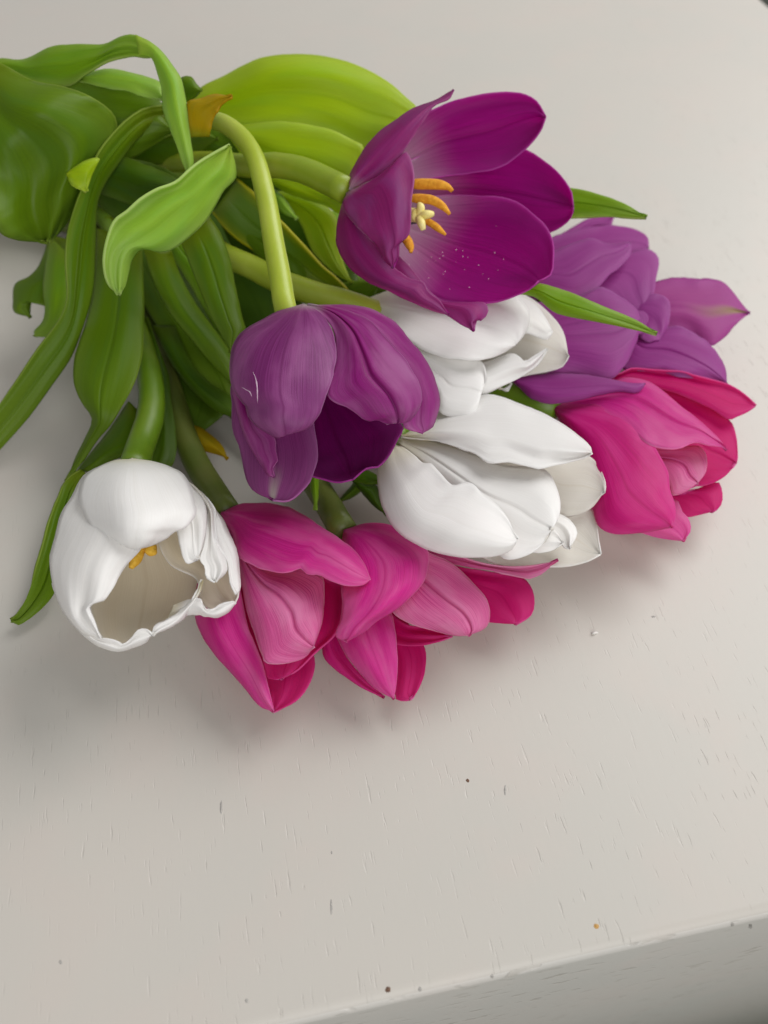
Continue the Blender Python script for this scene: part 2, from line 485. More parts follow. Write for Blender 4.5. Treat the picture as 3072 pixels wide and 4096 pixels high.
class Tulip:
    def __init__(self, label, crop, center, h, k, root):
        self.crop, self.c, self.h, self.k = crop, center, h, k
        x, y, hh = root
        self.o = empty('tulip', on_table(x * 1.85172, y * 1.85172, hh * .01))
        self.o['label'] = label; self.o['category'] = 'tulip'; self.o['group'] = 'cut tulips in the bouquet'
    def petal(self, L, R, d, eL=.4, eR=.4, mats=('purple_out', 'purple_in'), **kw):
        kw.setdefault('thick', .00042)
        return blade('petal', self.o, self.crop, L, R, flower_dist(*self.c, self.crop, self.h, self.k, d), eL, eR, mats, **kw)
    def at(self, x, y, d):
        (px, py), = src(self.crop, [(x, y)])
        return point(px, py, flower_dist(*self.c, self.crop, self.h, self.k, [d])(px, py, 0))
    def leaf(self, crop, L, R, h=None, t=None, eL=.3, eR=.3, kind='mid', **kw):
        kw.setdefault('thick', .0007); kw.setdefault('ruffle', .05); kw.setdefault('jitter', 1.2)
        return blade('leaf', self.o, crop, L, R, hdist(h) if h else tdist(t), eL, eR, ('leaf_' + kind,), **kw)
    def stem(self, pts, rad, mat, end=None):
        """pts: (x, y, height cm) on the display grid of the photograph"""
        P = [on_table(x * 1.85172, y * 1.85172, h * .01) for x, y, h in pts]
        if end is not None: P.append(end)
        return tube('stem', self.o, P, [r * .01 for r in rad], mat)

from mathutils.bvhtree import BVHTree
M['scar'] = plain('pale_bruise', (.62, .42, .56), (.72, .55, .66), 900, .6)
M['pollen'] = plain('pale_pollen', (.70, .45, .60), (.80, .60, .62), 900, .8)
def surface_of(o):
    off = o.parent.location
    bv = BVHTree.FromPolygons([v.co + off for v in o.data.vertices], [tuple(p.vertices) for p in o.data.polygons])
    def hit(px, py, lift):
        loc, nrm, idx, dst = bv.ray_cast(CAM, ray(px, py))
        return None if loc is None else loc - ray(px, py) * lift
    return hit
def sub_mesh(name, petal, verts, faces, mat):
    off = petal.parent.location
    me = bpy.data.meshes.new(name); me.from_pydata([tuple(v - off) for v in verts], [], faces); me.materials.append(M[mat])
    for p in me.polygons: p.use_smooth = True
    o = bpy.data.objects.new(name, me); COL.objects.link(o); o.parent = petal
    return o
def scar(petal, name, pts, crop, width):
    hit = surface_of(petal); P = catmull(src(crop, pts), 18); verts = []; n = len(P)
    for i, p in enumerate(P):
        wv = width * .6 * math.sin(math.pi * (i + .4) / (n - .2)) * (1 + .6 * noise.noise(Vector((i * .7, width, 0))))
        for sx, lift in ((-1, -.00005), (0, .00022), (1, -.00005)):
            h = hit(p.x + sx * wv, p.y, lift)
            verts.append(h if h else petal.parent.location)
    faces = [(i * 3 + k, i * 3 + k + 1, i * 3 + k + 4, i * 3 + k + 3) for i in range(n - 1) for k in (0, 1)]
    sub_mesh(name, petal, verts, faces, 'scar')
def specks(petal, spots, crop):
    hit = surface_of(petal); verts = []; faces = []
    for x, y, r in spots:
        (px, py), = src(crop, [(x, y)])
        b = len(verts); ring = [hit(px + math.cos(k * 1.047) * r * .55, py + math.sin(k * 1.047) * r * .55, -.00004) for k in range(6)]
        top = hit(px, py, .00018)
        if top is None or None in ring: continue
        verts += [top] + ring; faces += [(b, b + 1 + k, b + 1 + (k + 1) % 6) for k in range(6)]
    o = sub_mesh('pollen', petal, verts, faces, 'pollen'); o['kind'] = 'stuff'
# ---- 1: open purple tulip at the top
t = Tulip('wide open purple tulip showing orange stamens, raised above the others', 'C1', (800, 800), 6.4, .35, (-120, 330, 3))
t.petal([(170, 700), (420, 420), (640, 200), (830, 118), (1030, 75), (1230, 68), (1340, 115), (1405, 220)],
        [(170, 700), (500, 640), (800, 590), (1100, 545), (1270, 430), (1370, 310), (1405, 220)], [-.6, -1.5, -.3], -.55, -.35,
        ('purple_in', 'purple_out'), front=True, wave=.25, rib=-.06, jitter=3)
t.petal([(170, 720), (500, 520), (900, 365), (1100, 370), (1290, 430), (1450, 540), (1560, 680), (1580, 790)],
        [(170, 760), (600, 900), (1000, 1000), (1300, 1000), (1450, 950), (1530, 905), (1575, 850), (1580, 790)], [-.7, -2.3, -1.1], -.45, .35,
        ('purple_in', 'purple_out'), wave=.2, rib=-.07, jitter=3.5)
inner_petal = t.petal([(170, 760), (600, 730), (900, 715), (1200, 750), (1380, 880), (1450, 1000), (1455, 1130), (1440, 1220), (1360, 1262)],
        [(170, 800), (350, 1050), (520, 1230), (700, 1370), (900, 1405), (1100, 1395), (1230, 1350), (1310, 1310), (1360, 1262)], [-.6, -1.7, 0.0], -.3, -.7,
        ('purple_in', 'purple_out'), wave=.14, rib=-.04, ribw=.05, jitter=3.5, ruffle=.12)
t.petal([(150, 700), (300, 900), (560, 1200), (740, 1385), (900, 1402), (1022, 1405), (1042, 1465), (1010, 1510), (968, 1512), (948, 1585)],
        [(150, 710), (200, 1000), (400, 1260), (600, 1400), (780, 1488), (870, 1545), (948, 1585)], [0, .1, .5], .2, .25, jitter=3, ruffle=.1)
t.petal([(140, 700), (260, 900), (400, 1110), (450, 1185), (560, 1255), (630, 1270), (660, 1335), (735, 1395), (790, 1485)],
        [(140, 700), (95, 810), (70, 950), (90, 1090), (160, 1190), (250, 1262), (430, 1345), (600, 1425), (720, 1470), (790, 1485)], [.2, .9, .9], .1, .7, jitter=3.5, ruffle=.1)
t.petal([(155, 690), (300, 620), (430, 520), (520, 440), (568, 570), (555, 720), (548, 900), (530, 985), (480, 1020), (475, 1100), (430, 1185)],
        [(150, 690), (112, 770), (150, 860), (240, 960), (330, 1050), (380, 1140), (430, 1185)], [.3, 1.5, 1.4], .25, .35, jitter=2.5, wave=.2, ruffle=.12)
t.petal([(160, 685), (148, 620), (200, 500), (270, 390), (400, 270), (560, 165), (700, 110), (820, 42)],
        [(160, 685), (330, 600), (460, 490), (530, 400), (620, 260), (700, 150), (800, 100), (820, 42)], [.35, 1.0, .3], .7, .1, wave=.12, jitter=3)
rp = random.Random(3)
specks(inner_petal, [(rp.gauss(780, 170), rp.gauss(1180, 110), rp.uniform(2.2, 4.5)) for _ in range(34)], 'C1')
def stamen(t, pts, r, mat, fil=None):
    P = [t.at(*p) for p in pts]
    o = tube('anther', t.o, P, [r * .3, r, r * 1.05, r * .95, r * .4], mat, 10, 22)
    return o
stamen(t, [(500, 640, -.2), (580, 648, -.05), (700, 650, .1), (780, 665, .15), (812, 692, .15)], .0015, 'anther')
stamen(t, [(500, 735, -.1), (580, 740, .1), (680, 750, .25), (750, 790, .3), (795, 840, .3)], .0013, 'anther')
stamen(t, [(590, 880, -.1), (660, 890, .1), (720, 930, .2), (770, 972, .2)], .0010, 'anther')
stamen(t, [(490, 960, .1), (520, 1000, .3), (545, 1050, .4), (548, 1085, .4)], .0013, 'anther')
for pts in ([(300, 720, -1.0), (450, 690, -.7), (560, 655, -.15)], [(300, 760, -.9), (450, 760, -.6), (560, 740, -.05)], [(300, 800, -.9), (480, 890, -.5), (620, 885, -.05)], [(300, 820, -.7), (420, 900, -.2), (505, 975, .15)]):
    tube('filament', t.o, [t.at(*p) for p in pts], [.0009, .0008, .0005], 'filament', 8, 16)
tube('pistil', t.o, [t.at(*p) for p in [(300, 780, -1.2), (450, 830, -.7), (560, 845, .1), (600, 848, .35)]], [.0018, .0020, .0021, .0020], 'pistil', 14, 24)
for pts in ([(600, 850, .3), (610, 800, .5), (600, 775, .45)], [(600, 850, .3), (650, 842, .5), (692, 838, .45)], [(600, 860, .3), (615, 900, .5), (628, 942, .45)]):
    tube('stigma', t.o, [t.at(*p) for p in pts], [.0011, .0013, .0007], 'pistil', 12, 14)
tube('stem', t.o, [on_table(-120 * 1.85, 330 * 1.85, .03), point(250 * 1.852, 350 * 1.852, .335), point(440 * 1.852, 350 * 1.852, .312)] +
     [point(*src('G2', [p])[0], T) for p, T in (((560, 775), .289), ((700, 770), .284), ((860, 805), .278), ((1000, 870), .273))] + [t.at(150, 695, .05)],
     [.0036, .0034, .0033, .0036, .0040], 'stem_mid')
# its leaves
t.leaf('G2', [(150, 400), (230, 300), (370, 230), (480, 170), (600, 120), (780, 98), (950, 108), (1100, 140), (1250, 200), (1380, 280), (1480, 370), (1530, 415), (1600, 560)],
       [(150, 480), (400, 540), (700, 560), (1000, 600), (1200, 680), (1350, 660), (1500, 620), (1600, 560)], t=[33, 31.5, 31, 30.5], eL=.9, eR=-.2, kind='yellow', wave=.25)
t.leaf('G2', [(330, 530), (500, 522), (680, 505), (850, 520), (1030, 560), (1150, 620), (1215, 665), (1180, 950)],
       [(380, 580), (600, 860), (800, 900), (950, 960), (1080, 990), (1180, 950)], t=[31.5, 29.9, 29.4], eL=.4, eR=-.1, kind='yellow', wave=.2)
t.leaf('G2', [(600, 830), (800, 850), (1000, 920), (1130, 960), (1140, 1050)], [(620, 860), (740, 935), (850, 975), (980, 1015), (1070, 1065), (1140, 1050)], t=[30, 29.2, 28.7], kind='yellow')
t.leaf('D', [(1080, 400), (1237, 406), (1290, 418), (1350, 440), (1396, 468)], [(1080, 480), (1237, 469), (1300, 467), (1360, 469), (1396, 470)], t=[30, 29.5, 29], eL=.25, eR=-.15, kind='bright', rib=-.08)

# ---- 2: nodding purple tulip
t = Tulip('dark purple tulip nodding downwards on a bent pale stem in front of the leaves', 'C2', (800, 700), 5.2, .5, (-120, 360, 3))
PN = ('nod_out', 'plum_in_shaded')
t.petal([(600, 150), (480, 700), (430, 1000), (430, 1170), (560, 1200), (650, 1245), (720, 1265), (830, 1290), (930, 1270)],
        [(620, 150), (900, 600), (1262, 920), (1230, 1000), (1170, 1110), (1100, 1185), (1030, 1190), (930, 1270)], [-.4, -1.6, -.7], -.4, -.4, ('plum_in_shaded', 'nod_out'), rib=-.05)
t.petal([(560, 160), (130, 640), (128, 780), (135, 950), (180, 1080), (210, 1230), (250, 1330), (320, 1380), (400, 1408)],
        [(600, 160), (640, 700), (700, 1100), (660, 1260), (600, 1340), (510, 1412), (400, 1408)], [-.3, -.9, -.5], .5, -.1, ('nod_flash', 'plum_in_shaded'), jitter=3)
t.petal([(540, 160), (140, 650), (150, 780), (190, 930), (250, 1070), (320, 1180), (370, 1255), (410, 1258)],
        [(580, 160), (300, 700), (330, 930), (415, 1000), (420, 1080), (435, 1150), (400, 1190), (410, 1258)], [-.1, .0, .1], .35, .0, ('nod_bright', 'plum_in_shaded'), jitter=3)
t.petal([(640, 115), (900, 113), (1050, 140), (1200, 220), (1330, 370), (1430, 500), (1490, 650), (1512, 770), (1490, 860), (1460, 930), (1400, 965)],
        [(640, 125), (900, 220), (1050, 400), (1180, 560), (1250, 700), (1270, 800), (1260, 880), (1275, 930), (1320, 952), (1400, 965)], [0, .2, -.3], .9, -.1, ('nod_bright', 'plum_in_shaded'), wave=.14, jitter=3)
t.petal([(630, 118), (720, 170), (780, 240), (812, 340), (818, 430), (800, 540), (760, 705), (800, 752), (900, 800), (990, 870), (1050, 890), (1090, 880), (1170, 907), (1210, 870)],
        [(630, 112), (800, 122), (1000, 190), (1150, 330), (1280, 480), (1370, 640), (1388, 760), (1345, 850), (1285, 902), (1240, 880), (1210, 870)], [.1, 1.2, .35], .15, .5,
        ('nod_bright', 'plum_in_shaded'), rib=-.15, ribw=.055, jitter=4, wave=.22, mshift=.12)
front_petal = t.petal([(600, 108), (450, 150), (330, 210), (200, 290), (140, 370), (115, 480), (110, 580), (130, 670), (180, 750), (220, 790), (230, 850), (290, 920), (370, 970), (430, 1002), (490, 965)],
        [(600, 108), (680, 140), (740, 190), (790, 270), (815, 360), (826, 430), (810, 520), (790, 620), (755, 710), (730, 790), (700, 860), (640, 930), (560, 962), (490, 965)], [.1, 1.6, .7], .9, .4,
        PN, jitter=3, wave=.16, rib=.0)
tube('stem', t.o, [on_table(-120 * 1.85, 360 * 1.85, .03), point(250 * 1.852, 300 * 1.852, .335), point(390 * 1.852, 262 * 1.852, .310)] +
     [point(*src('G2', [p])[0], T) for p, T in (((260, 498), .297), ((370, 520), .288), ((480, 605), .278), ((560, 730), .269), ((620, 950), .259), ((665, 1200), .250), ((705, 1420), .2435))] + [t.at(485, 145, -.35), t.at(530, 240, -.6)],
     [.0030, .0027, .0027, .0028, .0031], 'stem_light', n=60)
t.leaf('G1', [(1530, 800), (1400, 870), (1290, 940), (1170, 1050), (1040, 1100), (940, 1160), (850, 1240), (770, 1300), (725, 1400), (697, 1540), (705, 1660), (740, 1750), (790, 1787)],
       [(1530, 800), (1570, 950), (1565, 1020), (1480, 1110), (1410, 1240), (1320, 1350), (1220, 1440), (1120, 1500), (1040, 1507), (980, 1492), (925, 1500), (880, 1560), (855, 1650), (830, 1740), (790, 1787)],
       t=[26.6, 25.6, 25.0, 25.0], eL=.1, eR=.45, kind='pale', wave=.25, curlL=.35)
t.leaf('G1', [(920, 200), (1000, 215), (1042, 320), (1070, 420), (1080, 560), (1120, 680), (1170, 800), (1210, 920), (1240, 985)],
       [(900, 62), (1000, 112), (1090, 190), (1150, 270), (1200, 350), (1230, 470), (1250, 620), (1270, 780), (1285, 930), (1240, 985)], t=[28.9, 27.6, 26.8], eL=.25, eR=.35, kind='pale', wave=.1)
t.leaf('G1', [(-100, 240), (0, 220), (160, 225), (330, 145), (520, 125), (690, 125), (800, 75), (880, 62), (950, 100), (1010, 200)],
       [(-100, 360), (100, 330), (220, 380), (450, 400), (560, 330), (700, 240), (850, 205), (960, 210), (1010, 200)], t=[33, 31, 29.3], eL=.5, eR=-.2, kind='bright', wave=.3)
t.leaf('G5', [(370, 280), (480, 560), (560, 750), (640, 900), (700, 1010)], [(560, 105), (640, 230), (700, 400), (740, 600), (780, 780), (798, 870), (700, 1010)], t=[27.0, 26.3, 25.4], eL=.3, eR=.35, kind='mid', rib=-.05)

scar(front_petal, 'scar', [(266, 556), (285, 600), (296, 660), (298, 720), (300, 772)], 'C2', 5.0)
scar(front_petal, 'scar', [(190, 658), (225, 680), (245, 690), (262, 725)], 'C2', 6.0)
# ---- 3: closed white tulip beneath the open purple one
t = Tulip('closed white tulip with pinched tips lying under the open purple tulip', 'C3', (700, 450), 3.0, .8, (-120, 400, 2))
PW = ('white_out', 'white_in'); PWI = ('white_in', 'white_out')
t.petal([(20, 160), (600, 60), (980, 110), (1100, 170), (1200, 260), (1270, 360), (1292, 450), (1300, 510)],
        [(20, 200), (500, 500), (800, 640), (1000, 640), (1060, 627), (1190, 602), (1270, 572), (1300, 510)], [-.5, -.5, .15], .3, .1, PWI, jitter=2.5)
t.petal([(30, 190), (500, 500), (700, 560), (780, 545), (925, 490), (982, 505), (1025, 545), (1080, 515), (1165, 470)],
        [(30, 210), (300, 520), (560, 700), (750, 752), (860, 715), (1000, 645), (1100, 570), (1165, 470)], [-.2, .4, .5], .0, .4, PW, jitter=3, wave=.2)
t.petal([(860, 715), (890, 715), (940, 680)], [(860, 715), (900, 735), (925, 735), (940, 680)], [-.1, -.05, 0], .05, .05, PW, nu=12, nv=8)
t.petal([(30, 150), (500, 60), (900, 90), (1000, 135), (1100, 190), (1165, 280), (1200, 350)],
        [(30, 170), (500, 300), (850, 360), (1040, 365), (1110, 390), (1175, 402), (1200, 350)], [-.1, .6, .6], .5, .0, PW, jitter=2)
t.petal([(20, 190), (300, 420), (430, 490), (640, 530), (750, 540), (778, 620), (768, 690), (740, 722)],
        [(20, 200), (250, 450), (400, 640), (470, 780), (488, 870), (600, 902), (685, 897), (727, 850), (740, 722)], [.1, .9, .7], -.05, .45, PW, rib=-.05, wave=.2)
t.petal([(20, 150), (300, 60), (700, 70), (950, 110), (1050, 220), (1058, 300), (1022, 385), (965, 447)],
        [(20, 190), (200, 350), (430, 492), (640, 535), (780, 532), (880, 500), (965, 447)], [.2, 1.5, .9], .6, .2, PW, wave=.2, rib=-.03)
tube('stem', t.o, [on_table(-120 * 1.852, 400 * 1.852, .02), on_table(250 * 1.852, 420 * 1.852, .024), on_table(400 * 1.852, 490 * 1.852, .026)] +
     [point(*src('G5', [p])[0], T) for p, T in (((680, 375), .290), ((850, 450), .286), ((1000, 530), .282), ((1250, 620), .279), ((1500, 690), .277), ((1800, 800), .276))],
     [.0036, .0036, .0037, .0038, .0040], 'stem_light', n=60)
t.leaf('G2', [(450, 850), (600, 990), (740, 1140), (860, 1270), (960, 1380), (1040, 1450), (1122, 1540), (1115, 1562)],
       [(300, 1060), (400, 1180), (550, 1290), (700, 1390), (800, 1440), (900, 1500), (1040, 1555), (1115, 1562)], t=[29.4, 28.9, 28.4], eL=-.35, eR=.2, kind='edge', wave=.12, rib=-.05)
t.leaf('G2', [(640, 925), (780, 935), (960, 1000), (1035, 1065), (1065, 1180), (1085, 1330), (1142, 1480)],
       [(650, 940), (760, 1040), (830, 1120), (900, 1280), (1000, 1390), (1080, 1450), (1142, 1480)], t=[30.6, 29.8, 29.2], eL=.3, eR=.1, kind='yellow', rib=-.08)
t.leaf('G2', [(900, 960), (1010, 1040), (1080, 1060), (1100, 1200), (1150, 1350), (1160, 1420)], [(900, 990), (1000, 1100), (1040, 1250), (1080, 1360), (1160, 1420)], t=[30.9, 30.3, 30], kind='pale')
t.leaf('G2', [(620, 880), (720, 950), (790, 1045), (812, 1096)], [(620, 920), (700, 1040), (760, 1082), (812, 1096)], t=[30.2, 29.4, 29], kind='pale', nu=18, nv=12)
t.leaf('G2', [(900, 1560), (1100, 1478), (1250, 1468), (1305, 1500)], [(950, 1600), (1150, 1640), (1250, 1615), (1305, 1500)], t=[29.8, 29.2, 28.8], kind='mid', nu=20, nv=14)
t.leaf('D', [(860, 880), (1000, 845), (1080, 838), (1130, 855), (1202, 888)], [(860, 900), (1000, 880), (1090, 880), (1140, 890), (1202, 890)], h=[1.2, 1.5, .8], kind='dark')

# ---- 4: white tulip in the middle of the front row
t = Tulip('large white tulip with half opened petals lying between the two pink tulips', 'C3', (800, 1400), 2.7, .9, (-120, 400, 1.5))
t.petal([(230, 1050), (700, 1250), (1300, 1520), (1440, 1470), (1480, 1580), (1490, 1680), (1503, 1762)],
        [(230, 1080), (500, 1600), (800, 1800), (930, 1850), (1100, 1842), (1300, 1836), (1430, 1802), (1503, 1762)], [-.6, -1.2, -.7], -.1, -.35, PWI, jitter=2, zmin=.003)
t.petal([(250, 1020), (700, 1100), (1000, 1130), (1300, 1165), (1420, 1138), (1492, 1200), (1532, 1310), (1527, 1372)],
        [(250, 1050), (700, 1250), (1000, 1350), (1262, 1518), (1345, 1516), (1450, 1472), (1527, 1372)], [-.6, -.9, -.2], -.1, .25, PWI, jitter=2)
t.petal([(240, 1050), (900, 1400), (1260, 1515), (1320, 1555), (1358, 1630), (1312, 1727)],
        [(240, 1080), (800, 1500), (1190, 1620), (1250, 1680), (1270, 1716), (1312, 1727)], [-.5, -.3, -.1], .1, .1, PW)
t.petal([(240, 1060), (900, 1450), (1200, 1600), (1240, 1640), (1264, 1690)], [(240, 1090), (700, 1650), (1080, 1754), (1200, 1742), (1264, 1690)], [-.4, .0, .1], .0, .2, PW)
t.petal([(230, 1000), (450, 1050), (700, 1130), (900, 1200), (1150, 1225), (1222, 1330), (1252, 1440), (1240, 1540), (1190, 1602)],
        [(220, 1070), (400, 1250), (600, 1500), (800, 1700), (900, 1792), (1030, 1777), (1130, 1712), (1190, 1602)], [-.3, .45, .6], .35, .35, PW, rib=-.09, ribw=.055, wave=.15)
t.petal([(260, 1010), (420, 900), (560, 820), (740, 758), (870, 763), (1050, 830), (1200, 900), (1350, 1000), (1440, 1080), (1452, 1122)],
        [(240, 1020), (500, 1060), (700, 1125), (800, 1182), (900, 1177), (1000, 1202), (1110, 1222), (1200, 1202), (1300, 1182), (1400, 1152), (1452, 1122)], [-.2, .85, .75], .75, .1, PW, wave=.2, jitter=3, rib=.16, ribw=.28, mshift=.3)
t.petal([(200, 1075), (260, 1090), (330, 1140), (390, 1190), (430, 1188), (490, 1250), (570, 1327), (640, 1310), (690, 1315), (760, 1380), (850, 1450), (920, 1540), (955, 1620), (982, 1668)],
        [(200, 1085), (120, 1160), (93, 1230), (100, 1350), (130, 1480), (190, 1590), (280, 1670), (400, 1732), (550, 1777), (750, 1787), (870, 1772), (950, 1732), (982, 1668)], [.2, 1.3, 1.0], .05, .7, PW, wave=.12, jitter=2)
t.stem([(-120, 400, 1.5), (250, 450, 1.5), (420, 640, 1.4), (600, 830, 1.6)], [.36, .36, .38, .42], 'stem_green', t.at(260, 1060, -.6))
t.leaf('G5', [(120, 330), (180, 520), (290, 740), (420, 900), (560, 1070), (700, 1210)], [(310, 340), (380, 520), (480, 700), (590, 850), (690, 990), (760, 1160), (700, 1210)], t=[27.9, 27.2, 26.0], eL=.45, eR=.45, kind='mid', wave=.08)

# ---- 5: white tulip at the lower left, opening towards the viewer
t = Tulip('white tulip with ragged open mouth and yellow anthers in front of the leaves', 'C5', (750, 800), 3.2, .5, (-120, 410, 1.2))
t.petal([(700, 140), (400, 900), (388, 1190), (430, 1330), (500, 1440), (620, 1485), (760, 1440)],
        [(740, 140), (1000, 600), (1150, 800), (1235, 960), (1215, 1020), (1130, 1185), (960, 1310), (850, 1395), (760, 1440)], [-.6, -1.9, -.5], -.15, -.15, ('cream_in', 'white_out'), wave=.12)
t.petal([(760, 140), (1150, 560), (1340, 760), (1440, 900), (1480, 1090), (1445, 1175)],
        [(740, 150), (950, 850), (1180, 990), (1190, 1130), (1290, 1215), (1445, 1175)], [-.6, -.55, -.1], -.1, -.1, ('cream_in', 'white_out'))
t.petal([(1000, 1180), (1140, 1130), (1200, 1132), (1240, 1205), (1300, 1200), (1370, 1160), (1450, 1150), (1467, 1165)],
        [(950, 1300), (1095, 1262), (1200, 1257), (1310, 1277), (1400, 1242), (1467, 1165)], [-.1, .35, .2], .1, .35, PW, jitter=3)
t.petal([(720, 130), (1150, 330), (1250, 420), (1292, 510), (1302, 600), (1290, 640), (1330, 740), (1400, 860), (1410, 930), (1430, 1030), (1470, 1100)],
        [(720, 125), (1200, 340), (1300, 460), (1345, 512), (1392, 600), (1470, 760), (1490, 900), (1502, 1040), (1490, 1085), (1470, 1100)], [-.2, .2, .2], -.1, .35, PW, jitter=5, ruffle=.2)
t.petal([(720, 125), (1100, 280), (1220, 420), (1250, 560), (1222, 740), (1190, 840), (1230, 900), (1245, 970), (1310, 1007)],
        [(730, 122), (1130, 285), (1300, 465), (1315, 580), (1335, 700), (1392, 850), (1402, 920), (1360, 980), (1310, 1007)], [-.1, .4, .4], .1, .2, PW, wave=.2, jitter=3)
t.petal([(690, 110), (900, 300), (1015, 600), (1062, 800), (1096, 872), (1132, 870), (1182, 842)],
        [(720, 108), (1040, 185), (1142, 310), (1222, 400), (1252, 520), (1242, 640), (1222, 740), (1182, 842)], [.0, .8, .7], .1, .3, PW, wave=.2, rib=.05)
t.petal([(1215, 992), (1205, 1085), (1098, 1262), (1000, 1342), (850, 1404)], [(1215, 992), (1130, 1145), (1000, 1255), (860, 1335), (850, 1404)], [.2, .3, .35], .35, .1, PW, nv=14, jitter=3)
t.petal([(350, 700), (110, 1000), (130, 1100), (180, 1220), (260, 1330), (350, 1420), (450, 1490), (600, 1527), (700, 1502), (800, 1462), (842, 1402)],
        [(360, 700), (300, 1100), (390, 1300), (445, 1400), (462, 1422), (520, 1425), (590, 1440), (630, 1465), (690, 1420), (740, 1360), (800, 1355), (842, 1402)], [.3, .3, .3], .6, .05, PW, jitter=3, ruffle=.12)
t.petal([(680, 104), (580, 108), (480, 143), (330, 230), (250, 380), (185, 470), (130, 660), (95, 800), (92, 920), (130, 1100), (200, 1250), (330, 1390), (462, 1422)],
        [(680, 110), (800, 300), (850, 550), (760, 770), (680, 860), (600, 970), (560, 1050), (490, 1150), (440, 1163), (390, 1190), (430, 1310), (462, 1422)], [.1, 1.3, .9], .9, .15, PW, wave=.28, jitter=2.5)
t.petal([(690, 100), (500, 138), (345, 230), (300, 380), (350, 530), (430, 645), (500, 705), (600, 748), (720, 775)],
        [(690, 96), (880, 125), (1040, 188), (1110, 270), (1150, 380), (1172, 490), (1130, 570), (1080, 615), (1010, 642), (950, 692), (850, 742), (720, 775)], [.2, 1.75, 1.35], 1.05, .6, PW, wave=.22, jitter=2.5)
stamen(t, [(760, 700, .0), (740, 790, .1), (715, 850, .2), (690, 905, .25)], .0016, 'anther_y')
stamen(t, [(800, 690, .0), (825, 750, .1), (845, 785, .2), (870, 795, .25)], .0016, 'anther_y')
tube('pistil', t.o, [t.at(*p) for p in [(720, 300, -1.2), (750, 500, -.7), (770, 680, -.1)]], [.002, .0022, .002], 'pistil', 12, 16)
t.stem([(-120, 410, 1.2), (200, 450, 1.5), (262, 600, 1.9), (302, 740, 2.2), (326, 830, 2.3), (325, 900, 2.2), (303, 965, 2.2)], [.36, .36, .38, .42], 'stem_green', t.at(700, 200, -1.1))
t.leaf('G3', [(640, 20), (620, 400), (570, 640), (500, 850), (484, 950), (490, 1060), (540, 1180), (608, 1285), (560, 1420), (500, 1540), (440, 1702)],
       [(940, 100), (958, 500), (956, 700), (946, 850), (920, 960), (870, 1090), (800, 1220), (740, 1320), (640, 1440), (560, 1560), (440, 1702)], h=[4.0, 3.6, 3.0, 1.2], eL=.35, eR=.35, kind='mid', wave=.15, rib=-.06)
t.leaf('G4', [(600, 330), (490, 410), (430, 540), (370, 700), (320, 880), (260, 1080), (200, 1260), (140, 1370), (80, 1440)],
       [(640, 360), (560, 540), (520, 700), (480, 900), (440, 1100), (410, 1220), (370, 1290), (280, 1380), (200, 1442), (130, 1477), (80, 1440)], h=[1.3, 1.0, .7, .35], eL=-.25, eR=.2, kind='mid', rib=-.12, zmin=.003)
t.leaf('G3', [(850, 1170), (700, 1390), (600, 1510), (490, 1655)], [(1000, 1300), (900, 1500), (740, 1565), (640, 1622), (490, 1655)], h=[2.0, 1.6, 1.0], kind='mid', nu=20, nv=14)

# ---- 6: pink tulip next to the white one
t = Tulip('pink tulip with pointed petals spread on the table beside the ragged white tulip', 'C6', (420, 500), 2.0, .9, (-120, 420, 1))
PP = ('pink_out', 'pink_in'); PPI = ('pink_in', 'pink_out'); PL = ('pink_light', 'pink_in'); PD = ('pink_deep', 'pink_in')
t.petal([(180, 120), (400, 500), (555, 735), (562, 800), (532, 880), (482, 942), (420, 977), (380, 992)],
        [(170, 120), (250, 600), (335, 850), (360, 910), (380, 992)], [-.4, -.9, -.9], .0, .1, PPI, jitter=2)
t.petal([(190, 110), (450, 250), (610, 395), (675, 423), (684, 500), (680, 580), (650, 650), (560, 732), (490, 802), (420, 847)],
        [(180, 120), (300, 450), (330, 700), (340, 800), (360, 845), (420, 847)], [-.3, -.3, -.3], .25, -.1, PPI, jitter=2.5, curlL=.3)
t.petal([(175, 120), (220, 300), (240, 480), (270, 620), (310, 720), (340, 800), (357, 880), (378, 960), (381, 992)],
        [(165, 120), (60, 350), (33, 570), (60, 650), (120, 740), (200, 830), (260, 900), (320, 970), (381, 992)], [-.3, .1, -.5], .0, .6, PP, wave=.12)
t.petal([(190, 120), (290, 300), (400, 350), (510, 345), (595, 395), (606, 450), (602, 560), (590, 620), (560, 702)],
        [(180, 130), (235, 420), (260, 540), (300, 660), (330, 740), (346, 777), (430, 780), (520, 752), (560, 702)], [-.2, .7, .2], .2, .35, PL, rib=-.12, ribw=.05, wave=.16)
t.petal([(150, 110), (230, 74), (330, 67), (440, 84), (520, 125), (620, 190), (720, 260), (780, 330), (810, 402)],
        [(145, 115), (200, 210), (225, 302), (290, 342), (380, 374), (450, 374), (505, 356), (520, 382), (580, 387), (620, 407), (690, 432), (740, 437), (790, 427), (810, 402)], [.1, 1.35, 1.15], .75, .1, PP, wave=.12, jitter=3)
t.stem([(-120, 420, 1), (230, 490, .9), (345, 760, 1.0), (382, 890, 1.1), (402, 950, 1.2), (430, 1010, 1.3)], [.34, .34, .36, .40], 'stem_dark', t.at(185, 125, -.4))
t.leaf('G3', [(950, 600), (1005, 850), (1010, 1250), (980, 1450), (960, 1560), (1000, 1660)], [(980, 620), (1060, 830), (1120, 1000), (1140, 1200), (1172, 1400), (1162, 1550), (1100, 1630), (1000, 1660)], h=[2.4, 1.8, 1.4], eL=.2, eR=.2, kind='dark')
